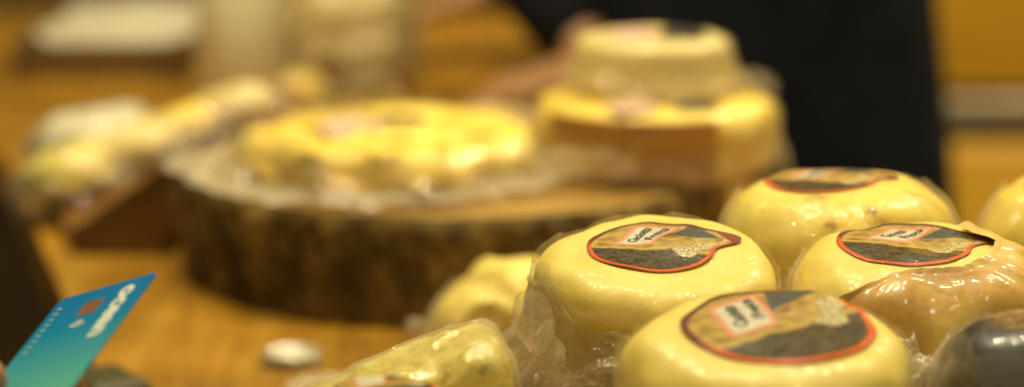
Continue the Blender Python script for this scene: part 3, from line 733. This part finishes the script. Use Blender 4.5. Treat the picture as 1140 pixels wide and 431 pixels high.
# seller, dark clothes, both hands at the counter's back arm
sb_ = Vector((at_d(840, 100, 2.42).x, 2.44, -.9))
h1 = at_z(590, 98, .022)
h2 = at_d(500, 22, 2.62)
person('person', 'standing seller in black clothes behind the cheeses, hands on the counter', sb_, R(180), [
    dict(side=1, elbow=Vector((sb_.x-.25, 2.46, .16)), wrist=Vector((h1.x+.07, h1.y-.01, .045)), dir=Vector((-1, -.1, -.2)), sd=Vector((-.1, 1, 0)), up=Vector((0, 0, 1))),
    dict(side=-1, elbow=Vector((sb_.x-.10, 2.72, .15)), wrist=Vector((-.02, 2.68, .08)), dir=Vector((-1, 0, -.3)), sd=Vector((0, 1, 0)), up=Vector((0, 0, 1)))],
    'cloth_dark', dict(hip=(.215, .13), hem=(.24, .15), waist=(.19, .13)))
# customer at the left, holding the card
cb_ = Vector((-.495, 1.36, -.9))
def onc(x, y, z=0): return P1w + X*x + Y*y + Z*z
wr = onc(.135, -.062, -.030)
def cxy(px, py):
    d = ray(px, py); t_ = (P1w-CAM).dot(Z)/d.dot(Z); q = CAM + d*t_ - P1w
    return q.dot(X), q.dot(Y)
tx, ty = cxy(22, 429)
tb = [onc(.118, -.078, .004), onc(tx+.024, ty-.012, .014), onc(tx+.001, ty-.001, .0095)]
fg = []
for k, yy in enumerate((-.040, -.048, -.058, -.068)):
    fg.append([onc(.080-.004*k, yy, -.022-.002*k), onc(.070+.002*k, yy+.004, -.016-.002*k), onc(.066+.004*k, yy+.008, -.0115-.002*k)])
pdv = (onc(.08, -.055, -.02) - wr).normalized()
person('person', 'customer in dark brown clothes at the left edge, thumb on the teal card', cb_, R(-90), [
    dict(side=1, elbow=Vector((-.50, .98, .06)), wrist=wr, dir=pdv, sd=Y*-1, up=Z, thumb=tb, fingers=fg),
    dict(side=-1, elbow=Vector((-.58, 1.56, .14)), wrist=Vector((-.62, 1.52, -.12)), dir=Vector((0, 0, -1)), sd=Vector((0, 1, 0)), up=Vector((1, 0, 0)))],
    'cloth_brown', dict(hip=(.19, .135), hem=(.20, .15), waist=(.175, .125)))
# ------------------------------------------------------------------ light
def area(name, loc, tgt, size, power, col):
    l = bpy.data.lights.new(name, 'AREA'); l.shape = 'DISK'; l.size = size; l.energy = power; l.color = col
    o = bpy.data.objects.new(name, l); COL.objects.link(o); o.location = loc
    o.rotation_euler = (Vector(tgt)-Vector(loc)).to_track_quat('-Z', 'Y').to_euler(); return o
area('lamp_key', (-.25, 1.75, 1.75), (.05, 1.3, 0), .20, 12.5, (1, .86, .54))
area('lamp_front', (.55, .55, 1.7), (.1, 1.3, 0), .25, 6, (1, .86, .54))
area('lamp_small', (.25, 1.55, 1.5), (-.05, 1.45, 0), .03, 11, (1, .86, .54))
area('lamp_back', (-.35, 1.7, 1.5), (-.25, 2.5, 0), .2, 14, (1, .86, .54))
area('lamp_wall', (1.1, 2.6, 1.6), (1.0, 3.5, -.3), .4, 50, (1, .86, .54))
wd = bpy.data.worlds.new('World'); S.world = wd; wd.use_nodes = True
bgd = wd.node_tree.nodes['Background']; bgd.inputs[0].default_value = (1, .84, .50, 1); bgd.inputs[1].default_value = .39
# ------------------------------------------------------------------ camera
cd = bpy.data.cameras.new('camera'); co = bpy.data.objects.new('camera', cd); COL.objects.link(co); S.camera = co
co.location = CAM; co.rotation_euler = (R(90)-PITCH, 0, 0)
cd.sensor_width = 36; cd.lens = 36*FPX/1140; cd.clip_start = .02; cd.clip_end = 50
cd.dof.use_dof = True; cd.dof.focus_distance = 1.095; cd.dof.aperture_fstop = 3.4
S.view_settings.view_transform = 'Standard'; S.view_settings.look = 'None'; S.view_settings.gamma = 1; S.view_settings.exposure = -.20
